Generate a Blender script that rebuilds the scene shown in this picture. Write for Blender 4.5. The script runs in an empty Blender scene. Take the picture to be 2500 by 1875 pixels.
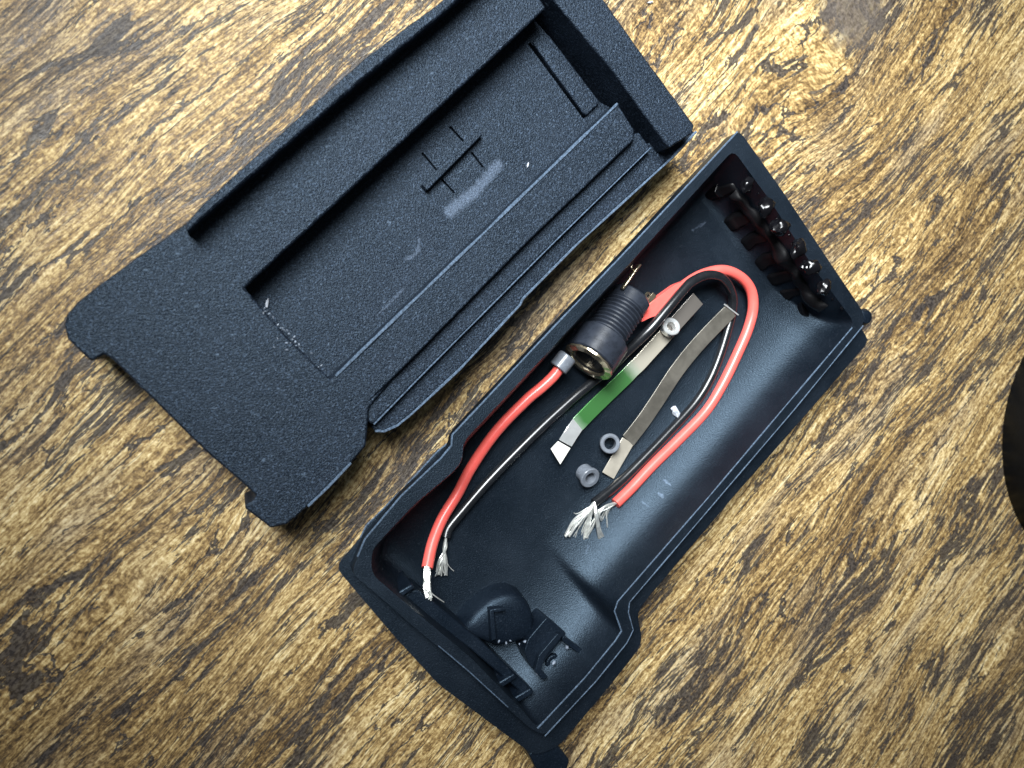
import bpy, bmesh, math, random
from mathutils import Vector, Matrix, noise
random.seed(7)
MM = 0.001
scn = bpy.context.scene
# ------------------------------------------------------------------ camera
F_PX = 1805.0                       # focal length in photo pixels (photo is 2500 x 1875)
TH = math.radians(20.9)             # tilt away from straight down
HX, HY = 0.984, 0.179               # image direction towards which the table recedes
Xp = Vector((HX, -HY, 0))
FWD = Xp*math.sin(TH) + Vector((0, 0, -1))*math.cos(TH)
HV = Xp*math.cos(TH) + Vector((0, 0, 1))*math.sin(TH)
GV = Vector((-HY, -HX, 0))
RIGHT = HV*HX - GV*HY
DOWN = HV*HY + GV*HX
CAM = -FWD*0.188
cam_d = bpy.data.cameras.new('camera')
cam = bpy.data.objects.new('camera', cam_d)
scn.collection.objects.link(cam)
m3 = Matrix((RIGHT, -DOWN, -FWD)).transposed()
cam.matrix_world = Matrix.Translation(CAM) @ m3.to_4x4()
cam_d.sensor_width = 36.0
cam_d.lens = 36.0*F_PX/2500.0
cam_d.clip_start = 0.005
cam_d.clip_end = 50
cam_d.dof.use_dof = True
cam_d.dof.focus_distance = 0.186
cam_d.dof.aperture_fstop = 20.0
scn.camera = cam
scn.render.resolution_x = 1024
scn.render.resolution_y = 768
# ------------------------------------------------------------------ light
scn.view_settings.view_transform = 'Standard'
scn.view_settings.look = 'None'
scn.view_settings.exposure = 0.0
scn.view_settings.gamma = 1.0
w = bpy.data.worlds.new('World'); scn.world = w; w.use_nodes = True
bg = w.node_tree.nodes['Background']
bg.inputs[0].default_value = (0.80, 0.90, 1.0, 1)
bg.inputs[1].default_value = 0.065

def area(name, az_img, elev, dist, sx, sy, power, col, target=(0, 0, 0)):
    ld = bpy.data.lights.new(name, 'AREA'); ld.shape = 'RECTANGLE'
    ld.spread = math.radians(54); ld.size = sx; ld.size_y = sy; ld.energy = power; ld.color = col
    o = bpy.data.objects.new(name, ld); scn.collection.objects.link(o)
    d = Vector((az_img[0], -az_img[1], 0)).normalized()*math.cos(elev) + Vector((0, 0, math.sin(elev)))
    o.location = Vector(target) + d*dist
    o.rotation_euler = (-d).to_track_quat('-Z', 'Y').to_euler()
    return o
area('window_light', (-0.72, -0.69), math.radians(52), 0.41, 0.26, 0.23, 1.02, (0.94, 0.98, 1.0), target=(0.062, 0.052, 0))

# ------------------------------------------------------------------ helpers
def W(px, py, z=0.0):
    """photo pixel + height in mm -> world point (metres)"""
    d = FWD + RIGHT*((px-1250.0)/F_PX) + DOWN*((py-937.5)/F_PX)
    t = (z*MM - CAM.z)/d.z
    return CAM + d*t
ORG = {}
def link(o): scn.collection.objects.link(o)
def thing(name, label, cat, loc, group=None):
    o = bpy.data.objects.new(name, None); link(o)
    o.empty_display_size = 0.005
    o.location = loc; ORG[o] = Vector(loc)
    o['label'] = label; o['category'] = cat
    if group: o['group'] = group
    return o
def tag(o, label, cat, group=None):
    o['label'] = label; o['category'] = cat
    if group: o['group'] = group
    return o
def smooth(me, ang=35):
    for p in me.polygons: p.use_smooth = True
    try: me.set_sharp_from_angle(angle=math.radians(ang))
    except Exception: pass
def obj(name, bm, mat, parent=None, loc=None, bevel=0, seg=2, ang=35, sub=0, smooth_ang=35):
    me = bpy.data.meshes.new(name)
    org = ORG[parent] if parent else Vector(loc if loc is not None else (0, 0, 0))
    bmesh.ops.translate(bm, verts=bm.verts, vec=-org)
    bmesh.ops.recalc_face_normals(bm, faces=bm.faces)
    bm.to_mesh(me); bm.free()
    me.materials.append(mat)
    o = bpy.data.objects.new(name, me); link(o)
    if parent: o.parent = parent
    else: o.location = org
    ORG[o] = org
    smooth(me, smooth_ang if not bevel else 180 if False else smooth_ang)
    if bevel:
        m = o.modifiers.new('bevel', 'BEVEL'); m.width = bevel*MM; m.segments = seg
        m.limit_method = 'ANGLE'; m.angle_limit = math.radians(ang); m.harden_normals = False
    if sub:
        m = o.modifiers.new('sub', 'SUBSURF'); m.levels = sub; m.render_levels = sub
    return o
def prism(pts, z0, z1, bot=1.0, bm=None, z_trace=None):
    """pts traced in photo pixels at height z1 (or z_trace), extruded down to z0; bot scales the bottom ring about its centre"""
    zt = z1 if z_trace is None else z_trace
    P = [W(x, y, zt) for x, y in pts]
    bm = bm or bmesh.new()
    c = sum(P, Vector())/len(P)
    top = [bm.verts.new((p.x, p.y, z1*MM)) for p in P]
    bo = [bm.verts.new((c.x+(p.x-c.x)*bot, c.y+(p.y-c.y)*bot, z0*MM)) for p in P]
    n = len(P)
    bm.faces.new(top); bm.faces.new(bo[::-1])
    for i in range(n):
        bm.faces.new((top[i], bo[i], bo[(i+1) % n], top[(i+1) % n]))
    return bm
def rounded(pts, d=8, seg=3):
    """round the corners of a pixel polygon"""
    out = []; n = len(pts)
    for i in range(n):
        a = Vector(pts[i-1]); b = Vector(pts[i]); c = Vector(pts[(i+1) % n])
        la = (a-b).length; lc = (c-b).length
        da = min(d, la*0.45); dc = min(d, lc*0.45)
        p = b+(a-b).normalized()*da; q = b+(c-b).normalized()*dc
        for k in range(seg+1):
            t = k/seg
            r = p*(1-t)**2 + b*2*t*(1-t) + q*t*t
            out.append((r.x, r.y))
    return out
def jag(pts, amp=1.2, step=14, seed=1):
    """break long pixel edges into short, very slightly uneven ones (moulded, worn edge)"""
    rnd = random.Random(seed); out = []; n = len(pts)
    for i in range(n):
        a = Vector(pts[i]); b = Vector(pts[(i+1) % n]); L = (b-a).length
        k = max(1, int(L/step)); nrm = Vector((-(b-a).y, (b-a).x))/max(L, 1e-6)
        for j in range(k):
            p = a+(b-a)*(j/k)
            if j: p = p+nrm*rnd.uniform(-amp, amp)
            out.append((p.x, p.y))
    return out
def catmull(P, n=8):
    out = []
    for i in range(len(P)-1):
        p0 = P[max(i-1, 0)]; p1 = P[i]; p2 = P[i+1]; p3 = P[min(i+2, len(P)-1)]
        for k in range(n):
            t = k/n
            out.append(0.5*((2*p1)+(p2-p0)*t+(2*p0-5*p1+4*p2-p3)*t*t+(3*p1-p0-3*p2+p3)*t**3))
    out.append(P[-1]); return out
def tube(path, rad, sides=14, bm=None, cap=True, flat=None):
    """sweep a circle along world points; rad is metres or a function of t; flat(t) -> (width factor, height factor)"""
    bm = bm or bmesh.new(); n = len(path); rings = []
    up = Vector((0, 0, 1))
    for i, p in enumerate(path):
        tg = (path[min(i+1, n-1)]-path[max(i-1, 0)])
        if tg.length < 1e-12: tg = Vector((1, 0, 0))
        tg.normalize()
        s = tg.cross(up)
        if s.length < 1e-3: s = tg.cross(Vector((0, 1, 0)))
        s.normalize(); u = s.cross(tg).normalized()
        t = i/(n-1); r = rad(t) if callable(rad) else rad
        fw, fh = flat(t) if flat else (1, 1)
        rings.append([bm.verts.new(p+s*(math.cos(a)*r*fw)+u*(math.sin(a)*r*fh))
                      for a in [2*math.pi*k/sides for k in range(sides)]])
    for i in range(n-1):
        for k in range(sides):
            bm.faces.new((rings[i][k], rings[i][(k+1) % sides], rings[i+1][(k+1) % sides], rings[i+1][k]))
    if cap: bm.faces.new(rings[0][::-1]); bm.faces.new(rings[-1])
    return bm
def lathe(profile, frame, seg=32, bm=None, warp=None, closed=False):
    """profile: list of (axial mm, radius mm) in the frame (origin, axis, e1, e2)"""
    bm = bm or bmesh.new(); o, ax, e1, e2 = frame; rings = []
    for i, (a, r) in enumerate(profile):
        ring = []
        for k in range(seg):
            th = 2*math.pi*k/seg
            aa, x, y = a, r*math.cos(th), r*math.sin(th)
            if warp: aa, x, y = warp(aa, x, y, th, i)
            ring.append(bm.verts.new(o+ax*aa*MM+e1*x*MM+e2*y*MM))
        rings.append(ring)
    m = len(rings)
    for i in range(m if closed else m-1):
        A = rings[i]; B = rings[(i+1) % m]
        for k in range(seg):
            bm.faces.new((A[k], A[(k+1) % seg], B[(k+1) % seg], B[k]))
    if not closed:
        if profile[0][1] > 1e-6: bm.faces.new(rings[0][::-1])
        if profile[-1][1] > 1e-6: bm.faces.new(rings[-1])
    bmesh.ops.remove_doubles(bm, verts=bm.verts, dist=1e-7)
    return bm
def frame_of(o, axis):
    ax = axis.normalized(); e1 = ax.cross(Vector((0, 0, 1)))
    if e1.length < 1e-3: e1 = Vector((1, 0, 0))
    e1.normalize(); e2 = e1.cross(ax).normalized()
    return (o, ax, e1, e2)
def lump(c, r, sc=(1, 1, 1), amp=0.25, freq=1.5, rot=0, seed=0, sub=3, bm=None):
    """an irregular lump of soft stuff; c world, r metres"""
    b2 = bmesh.new(); bmesh.ops.create_icosphere(b2, subdivisions=sub, radius=1.0)
    R = Matrix.Rotation(rot, 3, 'Z')
    for v in b2.verts:
        d = v.co.copy(); k = 1+amp*noise.noise(d*freq+Vector((seed*3.1, seed*1.7, seed)))
        v.co = c+R @ Vector((d.x*sc[0], d.y*sc[1], d.z*sc[2]))*k*r
    if bm is None: return b2
    me = bpy.data.meshes.new('t'); b2.to_mesh(me); b2.free(); bm.from_mesh(me); bpy.data.meshes.remove(me)
    return bm

def bead(name, pts, r, parent, mat, seed=0, step=6):
    """thin worn edge with its painted highlight: pts are (px, py, z mm); radius wanders so the line is uneven"""
    P = []
    for (a, b) in zip(pts, pts[1:]):
        L = math.hypot(b[0]-a[0], b[1]-a[1]); k = max(1, int(L/step))
        for j in range(k):
            t = j/k; P.append(W(a[0]+(b[0]-a[0])*t, a[1]+(b[1]-a[1])*t, a[2]+(b[2]-a[2])*t))
    P.append(W(*pts[-1]))
    rad = [r*MM*(0.85+0.12*noise.noise(Vector((i*0.9, seed*5.3, 1.7)))+0.4*noise.noise(Vector((i*0.06, seed, 9)))) for i in range(len(P))]
    n = len(P)
    return obj(name, tube(P, lambda t: rad[min(n-1, int(round(t*(n-1))))], 6), mat, parent)

# ------------------------------------------------------------------ materials
def newmat(name):
    m = bpy.data.materials.new(name); m.use_nodes = True
    nt = m.node_tree; b = nt.nodes['Principled BSDF']
    return m, nt, b
class NB:
    """tiny node builder"""
    def __init__(s, nt): s.nt = nt
    def n(s, t, **kw):
        nd = s.nt.nodes.new(t)
        for k, v in kw.items(): setattr(nd, k, v)
        return nd
    def set(s, sock, v):
        if hasattr(v, 'is_linked'): s.nt.links.new(v, sock)
        else: sock.default_value = v
    def math(s, op, a, b=0.0, c=None, clamp=False):
        nd = s.n('ShaderNodeMath', operation=op, use_clamp=clamp)
        s.set(nd.inputs[0], a); s.set(nd.inputs[1], b)
        if c is not None: s.set(nd.inputs[2], c)
        return nd.outputs[0]
    def noise(s, vec, scale, detail=3, rough=0.55, dist=0.0, dim='3D'):
        nd = s.n('ShaderNodeTexNoise'); nd.noise_dimensions = dim
        s.set(nd.inputs['Vector'], vec); nd.inputs['Scale'].default_value = scale
        nd.inputs['Detail'].default_value = detail; nd.inputs['Roughness'].default_value = rough
        nd.inputs['Distortion'].default_value = dist
        return nd.outputs[0]
    def comb(s, x, y, z=0.0):
        nd = s.n('ShaderNodeCombineXYZ'); s.set(nd.inputs[0], x); s.set(nd.inputs[1], y); s.set(nd.inputs[2], z)
        return nd.outputs[0]
    def ramp(s, fac, stops, interp='LINEAR'):
        nd = s.n('ShaderNodeValToRGB'); cr = nd.color_ramp; cr.interpolation = interp
        while len(cr.elements) < len(stops): cr.elements.new(0.5)
        for e, (p, c) in zip(cr.elements, stops):
            e.position = p; e.color = c if len(c) == 4 else (*c, 1)
        s.set(nd.inputs[0], fac); return nd.outputs[0]
    def step(s, v, a, b):
        nd = s.n('ShaderNodeMapRange'); nd.interpolation_type = 'SMOOTHSTEP'
        s.set(nd.inputs[0], v); s.set(nd.inputs[1], a); s.set(nd.inputs[2], b)
        nd.inputs[3].default_value = 0; nd.inputs[4].default_value = 1
        return nd.outputs[0]
    def mix(s, f, a, b, mode='MIX'):
        nd = s.n('ShaderNodeMix', data_type='RGBA', blend_type=mode)
        s.set(nd.inputs[0], f); s.set(nd.inputs[6], a); s.set(nd.inputs[7], b)
        return nd.outputs[2]
    def bump(s, h, strength, dist):
        nd = s.n('ShaderNodeBump'); nd.inputs['Strength'].default_value = strength
        nd.inputs['Distance'].default_value = dist; s.set(nd.inputs['Height'], h)
        return nd.outputs[0]
def col4(c): return (*c, 1) if len(c) == 3 else c

def plastic(name, base, rough, grain=0.5, grain_scale=3500, spec=0.5, scuffs=None, var=0.35, speck=0.0, tint=(0.60, 0.79, 1.0)):
    m, nt, b = newmat(name); q = NB(nt)
    tc = q.n('ShaderNodeTexCoord').outputs['Object']
    g = q.noise(tc, grain_scale, 2, 0.7)
    sp = q.noise(tc, grain_scale*0.8, 2, 0.7)
    big = q.noise(tc, 90, 4, 0.6)
    dust = q.noise(tc, 1500, 1, 0.5)
    dm = q.step(dust, 0.70, 0.78)
    c0 = q.mix(q.math('MULTIPLY', q.step(big, 0.35, 0.7), var), col4(base), col4([x*1.9+0.004 for x in base]))
    c0 = q.mix(q.math('MULTIPLY', dm, 0.12), c0, (0.10, 0.115, 0.14, 1))
    c0 = q.mix(q.math('MULTIPLY', q.step(sp, 0.50, 0.70), speck), c0, (0.034, 0.050, 0.078, 1))
    c0 = q.mix(q.math('MULTIPLY', q.step(q.noise(tc, 900, 1), 0.72, 0.80), speck*0.4), c0, (0.13, 0.18, 0.25, 1))
    r0 = q.math('ADD', rough, q.math('MULTIPLY', q.math('SUBTRACT', big, 0.5), 0.16))
    if scuffs:
        sep = q.n('ShaderNodeSeparateXYZ'); nt.links.new(tc, sep.inputs[0])
        X, Y = sep.outputs[0], sep.outputs[1]
        wob = q.math('MULTIPLY', q.math('SUBTRACT', q.noise(tc, 900, 3), 0.5), 0.0016)
        tot = None
        for s_ in scuffs:
            if s_[0] == 'cap':
                _, a, bb, r, k = s_; d = bb-a; L = d.length; d = d/L
                px = q.math('SUBTRACT', X, a.x); py = q.math('SUBTRACT', Y, a.y)
                t = q.math('ADD', q.math('MULTIPLY', px, d.x), q.math('MULTIPLY', py, d.y))
                t = q.math('MINIMUM', q.math('MAXIMUM', t, 0.0), L)
                ex = q.math('SUBTRACT', px, q.math('MULTIPLY', t, d.x)); ey = q.math('SUBTRACT', py, q.math('MULTIPLY', t, d.y))
                dd = q.math('SQRT', q.math('ADD', q.math('MULTIPLY', ex, ex), q.math('MULTIPLY', ey, ey)))
                dd = q.math('ADD', dd, wob)
                mk = q.math('MULTIPLY', q.math('SUBTRACT', 1.0, q.step(dd, r*0.35, r*1.15)), k)
            else:
                _, c, R, r, d, k = s_
                px = q.math('SUBTRACT', X, c.x); py = q.math('SUBTRACT', Y, c.y)
                rr = q.math('SQRT', q.math('ADD', q.math('MULTIPLY', px, px), q.math('MULTIPLY', py, py)))
                dd = q.math('ADD', q.math('ABSOLUTE', q.math('SUBTRACT', rr, R)), wob)
                side = q.math('ADD', q.math('MULTIPLY', px, d.x/R), q.math('MULTIPLY', py, d.y/R))
                mk = q.math('MULTIPLY', q.math('MULTIPLY', q.math('SUBTRACT', 1.0, q.step(dd, 0.0, r)), q.step(side, 0.45, 0.75)), k)
            tot = mk if tot is None else q.math('MAXIMUM', tot, mk)
        fine = q.step(q.noise(tc, 2600, 2), 0.36, 0.62)
        tot = q.math('MULTIPLY', tot, q.math('ADD', 0.45, q.math('MULTIPLY', fine, 0.55)))
        c0 = q.mix(tot, c0, (0.14, 0.18, 0.25, 1))
    nt.links.new(c0, b.inputs['Base Color']); nt.links.new(r0, b.inputs['Roughness'])
    b.inputs['Specular IOR Level'].default_value = spec
    b.inputs['Specular Tint'].default_value = col4(tint)
    h = g
    nt.links.new(q.bump(h, grain, 0.00024), b.inputs['Normal'])
    return m
def simple(name, base, rough, metal=0.0, spec=0.5, var=0.12, vscale=400, bump=0.0, bscale=1500, coat=0.0, trans=0.0):
    m, nt, b = newmat(name); q = NB(nt)
    tc = q.n('ShaderNodeTexCoord').outputs['Object']
    nz = q.noise(tc, vscale, 4, 0.6)
    c = q.mix(q.math('MULTIPLY', q.step(nz, 0.3, 0.75), 1.0), col4([x*(1-var) for x in base]), col4([min(1, x*(1+var)) for x in base]))
    nt.links.new(c, b.inputs['Base Color'])
    nt.links.new(q.math('ADD', rough-0.05, q.math('MULTIPLY', nz, 0.1)), b.inputs['Roughness'])
    b.inputs['Metallic'].default_value = metal; b.inputs['Specular IOR Level'].default_value = spec
    b.inputs['Coat Weight'].default_value = coat
    b.inputs['Transmission Weight'].default_value = trans
    if bump: nt.links.new(q.bump(q.noise(tc, bscale, 3), bump, 0.0001), b.inputs['Normal'])
    return m

LID_LOC = W(900, 560, 0); LID_LOC.z = 0
def loc2(px, py, z):
    p = W(px, py, z); return Vector((p.x-LID_LOC.x, p.y-LID_LOC.y))
M_LID = plastic('black_textured_plastic', (0.0030, 0.0050, 0.0092), 0.45, 1.0, 2700, 0.40, speck=0.85)
FZ = 9.6                                             # height of the lid's recessed floor
M_LIDF = plastic('black_scuffed_plastic', (0.0030, 0.0050, 0.0092), 0.45, 1.0, 2700, 0.40, speck=0.85, scuffs=[
    ('cap', loc2(1098, 516, FZ), loc2(1160, 468, FZ), 0.0017, 0.50), ('cap', loc2(1160, 468, FZ), loc2(1216, 402, FZ), 0.0015, 0.45),
    ('arc', loc2(985, 592, FZ), 0.0036, 0.0006, Vector((0.86, -0.5)), 0.35),
    ('cap', loc2(920, 770, FZ), loc2(985, 705, FZ), 0.00025, 0.25)])
def locT(px, py, z=4.6):
    p = W(px, py, z); t = W(1480, 1050, 0); return Vector((p.x-t.x, p.y-t.y))
M_SHELL = plastic('black_satin_plastic_scratched', (0.0016, 0.0030, 0.0056), 0.44, 0.55, 3000, 0.60, var=0.5, speck=0.10, tint=(0.55, 0.77, 1.0), scuffs=[
    ('cap', locT(1612, 1170, 5), locT(1619, 1176, 5), 0.00035, 0.55), ('cap', locT(1596, 1200, 5), locT(1600, 1206, 5), 0.0004, 0.5), ('cap', locT(1560, 1222, 5), locT(1569, 1228, 5), 0.0003, 0.4),
    ('cap', locT(1700, 560), locT(1730, 542), 0.0003, 0.22), ('cap', locT(1430, 1330, 4), locT(1424, 1345, 4), 0.0004, 0.2)])
M_TRAY = plastic('black_satin_plastic', (0.002, 0.004, 0.0078), 0.40, 0.55, 3000, 0.46, var=0.4, speck=0.14, tint=(0.55, 0.77, 1.0))
M_GLUE = simple('black_glossy_glue', (0.003, 0.003, 0.004), 0.20, spec=0.45, bump=0.15, bscale=700)
M_GLUEM = simple('black_set_glue', (0.003, 0.003, 0.004), 0.48, spec=0.25, bump=0.2, bscale=700)
M_RED = simple('red_wire_insulation', (0.80, 0.115, 0.095), 0.32, spec=0.5, var=0.06, bump=0.12, bscale=900)
M_BLK = simple('black_wire_insulation', (0.010, 0.011, 0.013), 0.24, spec=0.6, var=0.2, bump=0.08)
M_TIN = simple('tinned_copper', (0.80, 0.81, 0.77), 0.30, metal=0.75, var=0.18, vscale=900, bump=0.3)
M_TIP = simple('lit_steel_tip', (0.88, 0.88, 0.82), 0.3, metal=0.3, var=0.08, vscale=600)  # whiter steel: the tip's brightness from facing the light, put into its colour
M_STEEL = simple('pale_reflection_steel', (0.60, 0.55, 0.46), 0.34, metal=0.55, var=0.12, vscale=250, bump=0.05)  # cream of the ceiling's reflection, painted as base colour
M_STEELD = simple('dark_reflection_steel', (0.17, 0.158, 0.135), 0.36, metal=0.6, var=0.25, vscale=200, bump=0.08)  # same steel darkened to paint a dark reflection
M_STEELM = simple('brushed_spring_steel', (0.28, 0.26, 0.24), 0.36, metal=0.6, var=0.2, vscale=260, bump=0.08)
M_GREEN = simple('green_painted_reflection', (0.052, 0.195, 0.050), 0.35, var=0.10, vscale=300)  # green mirrored in the strip, given as a surface colour
M_GOLD = simple('gold_plating', (0.62, 0.53, 0.38), 0.24, metal=0.95, var=0.06, vscale=700)
M_JACK = simple('charcoal_moulded_plastic', (0.018, 0.022, 0.031), 0.28, spec=0.7, var=0.25, vscale=500, bump=0.15)
M_GREY = simple('grey_moulded_plastic', (0.13, 0.145, 0.17), 0.27, var=0.15, vscale=600, bump=0.15)
M_CHROME = simple('bright_metal', (0.84, 0.86, 0.86), 0.20, metal=0.7, var=0.08)
M_CLEAR = simple('milky_plastic_chip', (0.62, 0.66, 0.74), 0.25, var=0.2, trans=0.25)
M_WHITE = simple('pale_plastic_burr', (0.16, 0.19, 0.24), 0.45, var=0.4, vscale=1500)
M_WORN_LIT = simple('worn_edge_painted_highlight', (0.070, 0.103, 0.15), 0.40, var=0.55, vscale=2500, bump=0.3, bscale=1800)  # pale colour paints the edge highlights together with real wear
M_PUCK = simple('black_gloss_plastic', (0.003, 0.0034, 0.0042), 0.45, spec=0.15, var=0.2)

# wood --------------------------------------------------------------------
def wood():
    m, nt, b = newmat('rustic_wood_grain'); q = NB(nt)
    tc = q.n('ShaderNodeTexCoord').outputs['Object']
    p1 = W(300, 300); p2 = W(80, 490)                      # two points along one streak
    ang = math.atan2((p1-p2).y, (p1-p2).x)
    mp = q.n('ShaderNodeMapping'); mp.vector_type = 'TEXTURE'
    nt.links.new(tc, mp.inputs[0]); mp.inputs['Rotation'].default_value = (0, 0, ang)
    mp.inputs['Scale'].default_value = (0.01, 0.01, 0.01)   # units become centimetres, x along the grain
    sep = q.n('ShaderNodeSeparateXYZ'); nt.links.new(mp.outputs[0], sep.inputs[0])
    x, y = sep.outputs[0], sep.outputs[1]
    k = W(2085, 20); R = Matrix.Rotation(-ang, 2); kk = R @ Vector((k.x, k.y))*100
    dx = q.math('SUBTRACT', x, kk.x); dy = q.math('SUBTRACT', y, kk.y)
    r2 = q.math('ADD', q.math('POWER', q.math('DIVIDE', dx, 6.0), 2.0), q.math('POWER', q.math('DIVIDE', dy, 3.6), 2.0))
    bell = q.math('EXPONENT', q.math('MULTIPLY', r2, -1.0))
    yk = q.math('ADD', kk.y, q.math('MULTIPLY', dy, q.math('SUBTRACT', 1.0, q.math('MULTIPLY', bell, 0.50))))
    low = q.noise(q.comb(q.math('MULTIPLY', x, 0.10), q.math('MULTIPLY', y, 0.28)), 1.0, 2, 0.5)
    yw = q.math('ADD', yk, q.math('MULTIPLY', q.math('SUBTRACT', low, 0.5), 1.9))
    wig = q.noise(q.comb(q.math('MULTIPLY', x, 0.9), q.math('MULTIPLY', yw, 1.6)), 1.0, 2, 0.5)
    yw2 = q.math('ADD', yw, q.math('MULTIPLY', q.math('SUBTRACT', wig, 0.5), 0.12))
    def st(ax, ay, off=0.0): return q.comb(q.math('ADD', q.math('MULTIPLY', x, ax), off), q.math('MULTIPLY', yw2, ay), off)
    broad = q.noise(st(0.11, 0.42, 3.0), 1.0, 3, 0.55)
    streak = q.noise(st(0.42, 5.0, 11.0), 1.0, 5, 0.66, 0.0)
    fibre = q.noise(st(1.15, 12.5, 5.0), 1.0, 4, 0.68)
    mott = q.noise(st(5.0, 8.5, 8.0), 1.0, 4, 0.72)
    speck = q.noise(st(10.0, 20.0, 2.0), 1.0, 3, 0.7)
    mott = q.step(mott, 0.28, 0.72); fibre = q.step(fibre, 0.28, 0.72); speck = q.step(speck, 0.30, 0.70)
    long = q.noise(st(0.10, 13.0, 71.0), 1.0, 3, 0.6)
    tone = q.math('ADD', q.math('ADD', q.math('MULTIPLY', broad, 0.80), q.math('MULTIPLY', streak, 0.95)),
                  q.math('ADD', q.math('MULTIPLY', mott, 0.34), q.math('MULTIPLY', fibre, 0.24)))
    tone = q.math('ADD', tone, q.math('ADD', q.math('MULTIPLY', speck, 0.26), q.math('MULTIPLY', long, 0.55)))
    tone = q.math('ADD', 0.47, q.math('MULTIPLY', q.math('SUBTRACT', tone, 1.545), 1.35))
    c = q.ramp(tone, [
        (0.0, (0.030, 0.020, 0.012)), (0.22, (0.105, 0.064, 0.028)), (0.42, (0.235, 0.147, 0.055)),
        (0.60, (0.410, 0.282, 0.116)), (0.78, (0.600, 0.450, 0.212)), (1.0, (0.78, 0.64, 0.37))])
    grey = q.noise(st(0.20, 0.60, 83.0), 1.0, 3, 0.6)
    c = q.mix(q.math('MULTIPLY', q.step(grey, 0.46, 0.72), 0.55), c, q.mix(q.step(tone, 0.2, 0.8), (0.060, 0.050, 0.042, 1), (0.36, 0.29, 0.20, 1)))
    # broken dark flecks running with the grain
    pm = q.noise(st(0.16, 0.55, 21.0), 1.0, 2, 0.5)
    fl = q.noise(st(0.75, 6.2, 31.0), 1.0, 6, 0.70, 0.0)
    thr = q.math('SUBTRACT', 0.640, q.math('MULTIPLY', q.step(pm, 0.40, 0.66), 0.165))
    f1 = q.step(q.math('SUBTRACT', fl, thr), 0.0, 0.012)
    fl2 = q.noise(st(0.45, 9.5, 43.0), 1.0, 5, 0.66, 0.0)
    f2 = q.math('MAXIMUM', q.step(fl2, 0.590, 0.606), q.math('MULTIPLY', q.step(long, 0.655, 0.69), 0.8))
    vo = q.n('ShaderNodeTexVoronoi'); vo.inputs['Scale'].default_value = 1.0
    nt.links.new(st(0.75, 1.15, 7.0), vo.inputs['Vector'])
    pit = q.math('SUBTRACT', 1.0, q.step(vo.outputs['Distance'], 0.05, 0.085))
    jx = q.math('ADD', q.math('MULTIPLY', x, 0.62), q.math('MULTIPLY', q.noise(st(2.5, 5.0, 91.0), 1.0, 3, 0.65), 0.9))
    jy = q.math('ADD', q.math('MULTIPLY', yw2, 3.1), q.math('MULTIPLY', q.noise(st(2.2, 5.5, 97.0), 1.0, 3, 0.65), 0.85))
    ve = q.n('ShaderNodeTexVoronoi'); ve.feature = 'DISTANCE_TO_EDGE'; ve.inputs['Scale'].default_value = 1.0
    nt.links.new(q.comb(jx, jy, 0.0), ve.inputs['Vector'])
    wid = q.math('MULTIPLY', q.step(q.noise(st(0.40, 1.6, 103.0), 1.0, 3, 0.6), 0.46, 0.72), 0.10)
    crack = q.math('SUBTRACT', 1.0, q.step(q.math('SUBTRACT', ve.outputs['Distance'], wid), 0.0, 0.022))
    crack = q.math('MULTIPLY', crack, q.step(wid, 0.003, 0.015))
    f1 = q.math('MAXIMUM', f1, crack)
    dark = q.math('MAXIMUM', q.math('MULTIPLY', f1, 0.92), q.math('MAXIMUM', q.math('MULTIPLY', f2, 0.85), q.math('MULTIPLY', pit, 0.75)))
    dcol = q.mix(q.step(speck, 0.35, 0.65), (0.018, 0.015, 0.015, 1), (0.058, 0.050, 0.046, 1))
    c = q.mix(dark, c, dcol)
    ks0 = q.noise(q.comb(q.math('MULTIPLY', x, 2.2), q.math('MULTIPLY', y, 3.0)), 1.0, 4, 0.65)
    knot = q.math('SUBTRACT', 1.0, q.step(q.math('ADD', q.math('ADD', q.math('POWER', q.math('DIVIDE', dx, 1.35), 2.0), q.math('POWER', q.math('DIVIDE', dy, 1.05), 2.0)),
                  q.math('MULTIPLY', q.math('SUBTRACT', ks0, 0.5), 1.6)), 0.2, 1.7))
    ks = q.noise(q.comb(q.math('MULTIPLY', x, 9.0), q.math('MULTIPLY', y, 9.0)), 1.0, 4, 0.7)
    c = q.mix(q.math('MULTIPLY', knot, 0.93), c, q.mix(q.step(ks, 0.35, 0.7), (0.055, 0.046, 0.04, 1), (0.15, 0.125, 0.105, 1)))
    nt.links.new(c, b.inputs['Base Color'])
    h = q.math('SUBTRACT', q.math('ADD', q.math('MULTIPLY', fibre, 0.55), q.math('MULTIPLY', mott, 0.55)), q.math('MULTIPLY', dark, 0.55))
    h = q.math('ADD', h, q.math('MULTIPLY', streak, 0.35))
    nt.links.new(q.bump(h, 0.30, 0.0005), b.inputs['Normal'])
    nt.links.new(q.math('ADD', 0.16, q.math('ADD', q.math('MULTIPLY', mott, 0.16), q.math('MULTIPLY', q.noise(st(0.16, 4.5, 61.0), 1.0, 3, 0.6), 0.56))), b.inputs['Roughness'])
    b.inputs['Specular IOR Level'].default_value = 0.36
    return m
M_WOOD = wood()
bm = bmesh.new()
bmesh.ops.create_grid(bm, x_segments=2, y_segments=2, size=0.5)
for f in bm.faces: f.smooth = False
ext = bmesh.ops.extrude_face_region(bm, geom=bm.faces[:])
bmesh.ops.translate(bm, verts=[v for v in ext['geom'] if isinstance(v, bmesh.types.BMVert)], vec=(0, 0, -0.025))
table = obj('table_top', bm, M_WOOD); table['kind'] = 'structure'
table['label'] = 'rustic golden brown wood grain table top with a dark knot'

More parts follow.
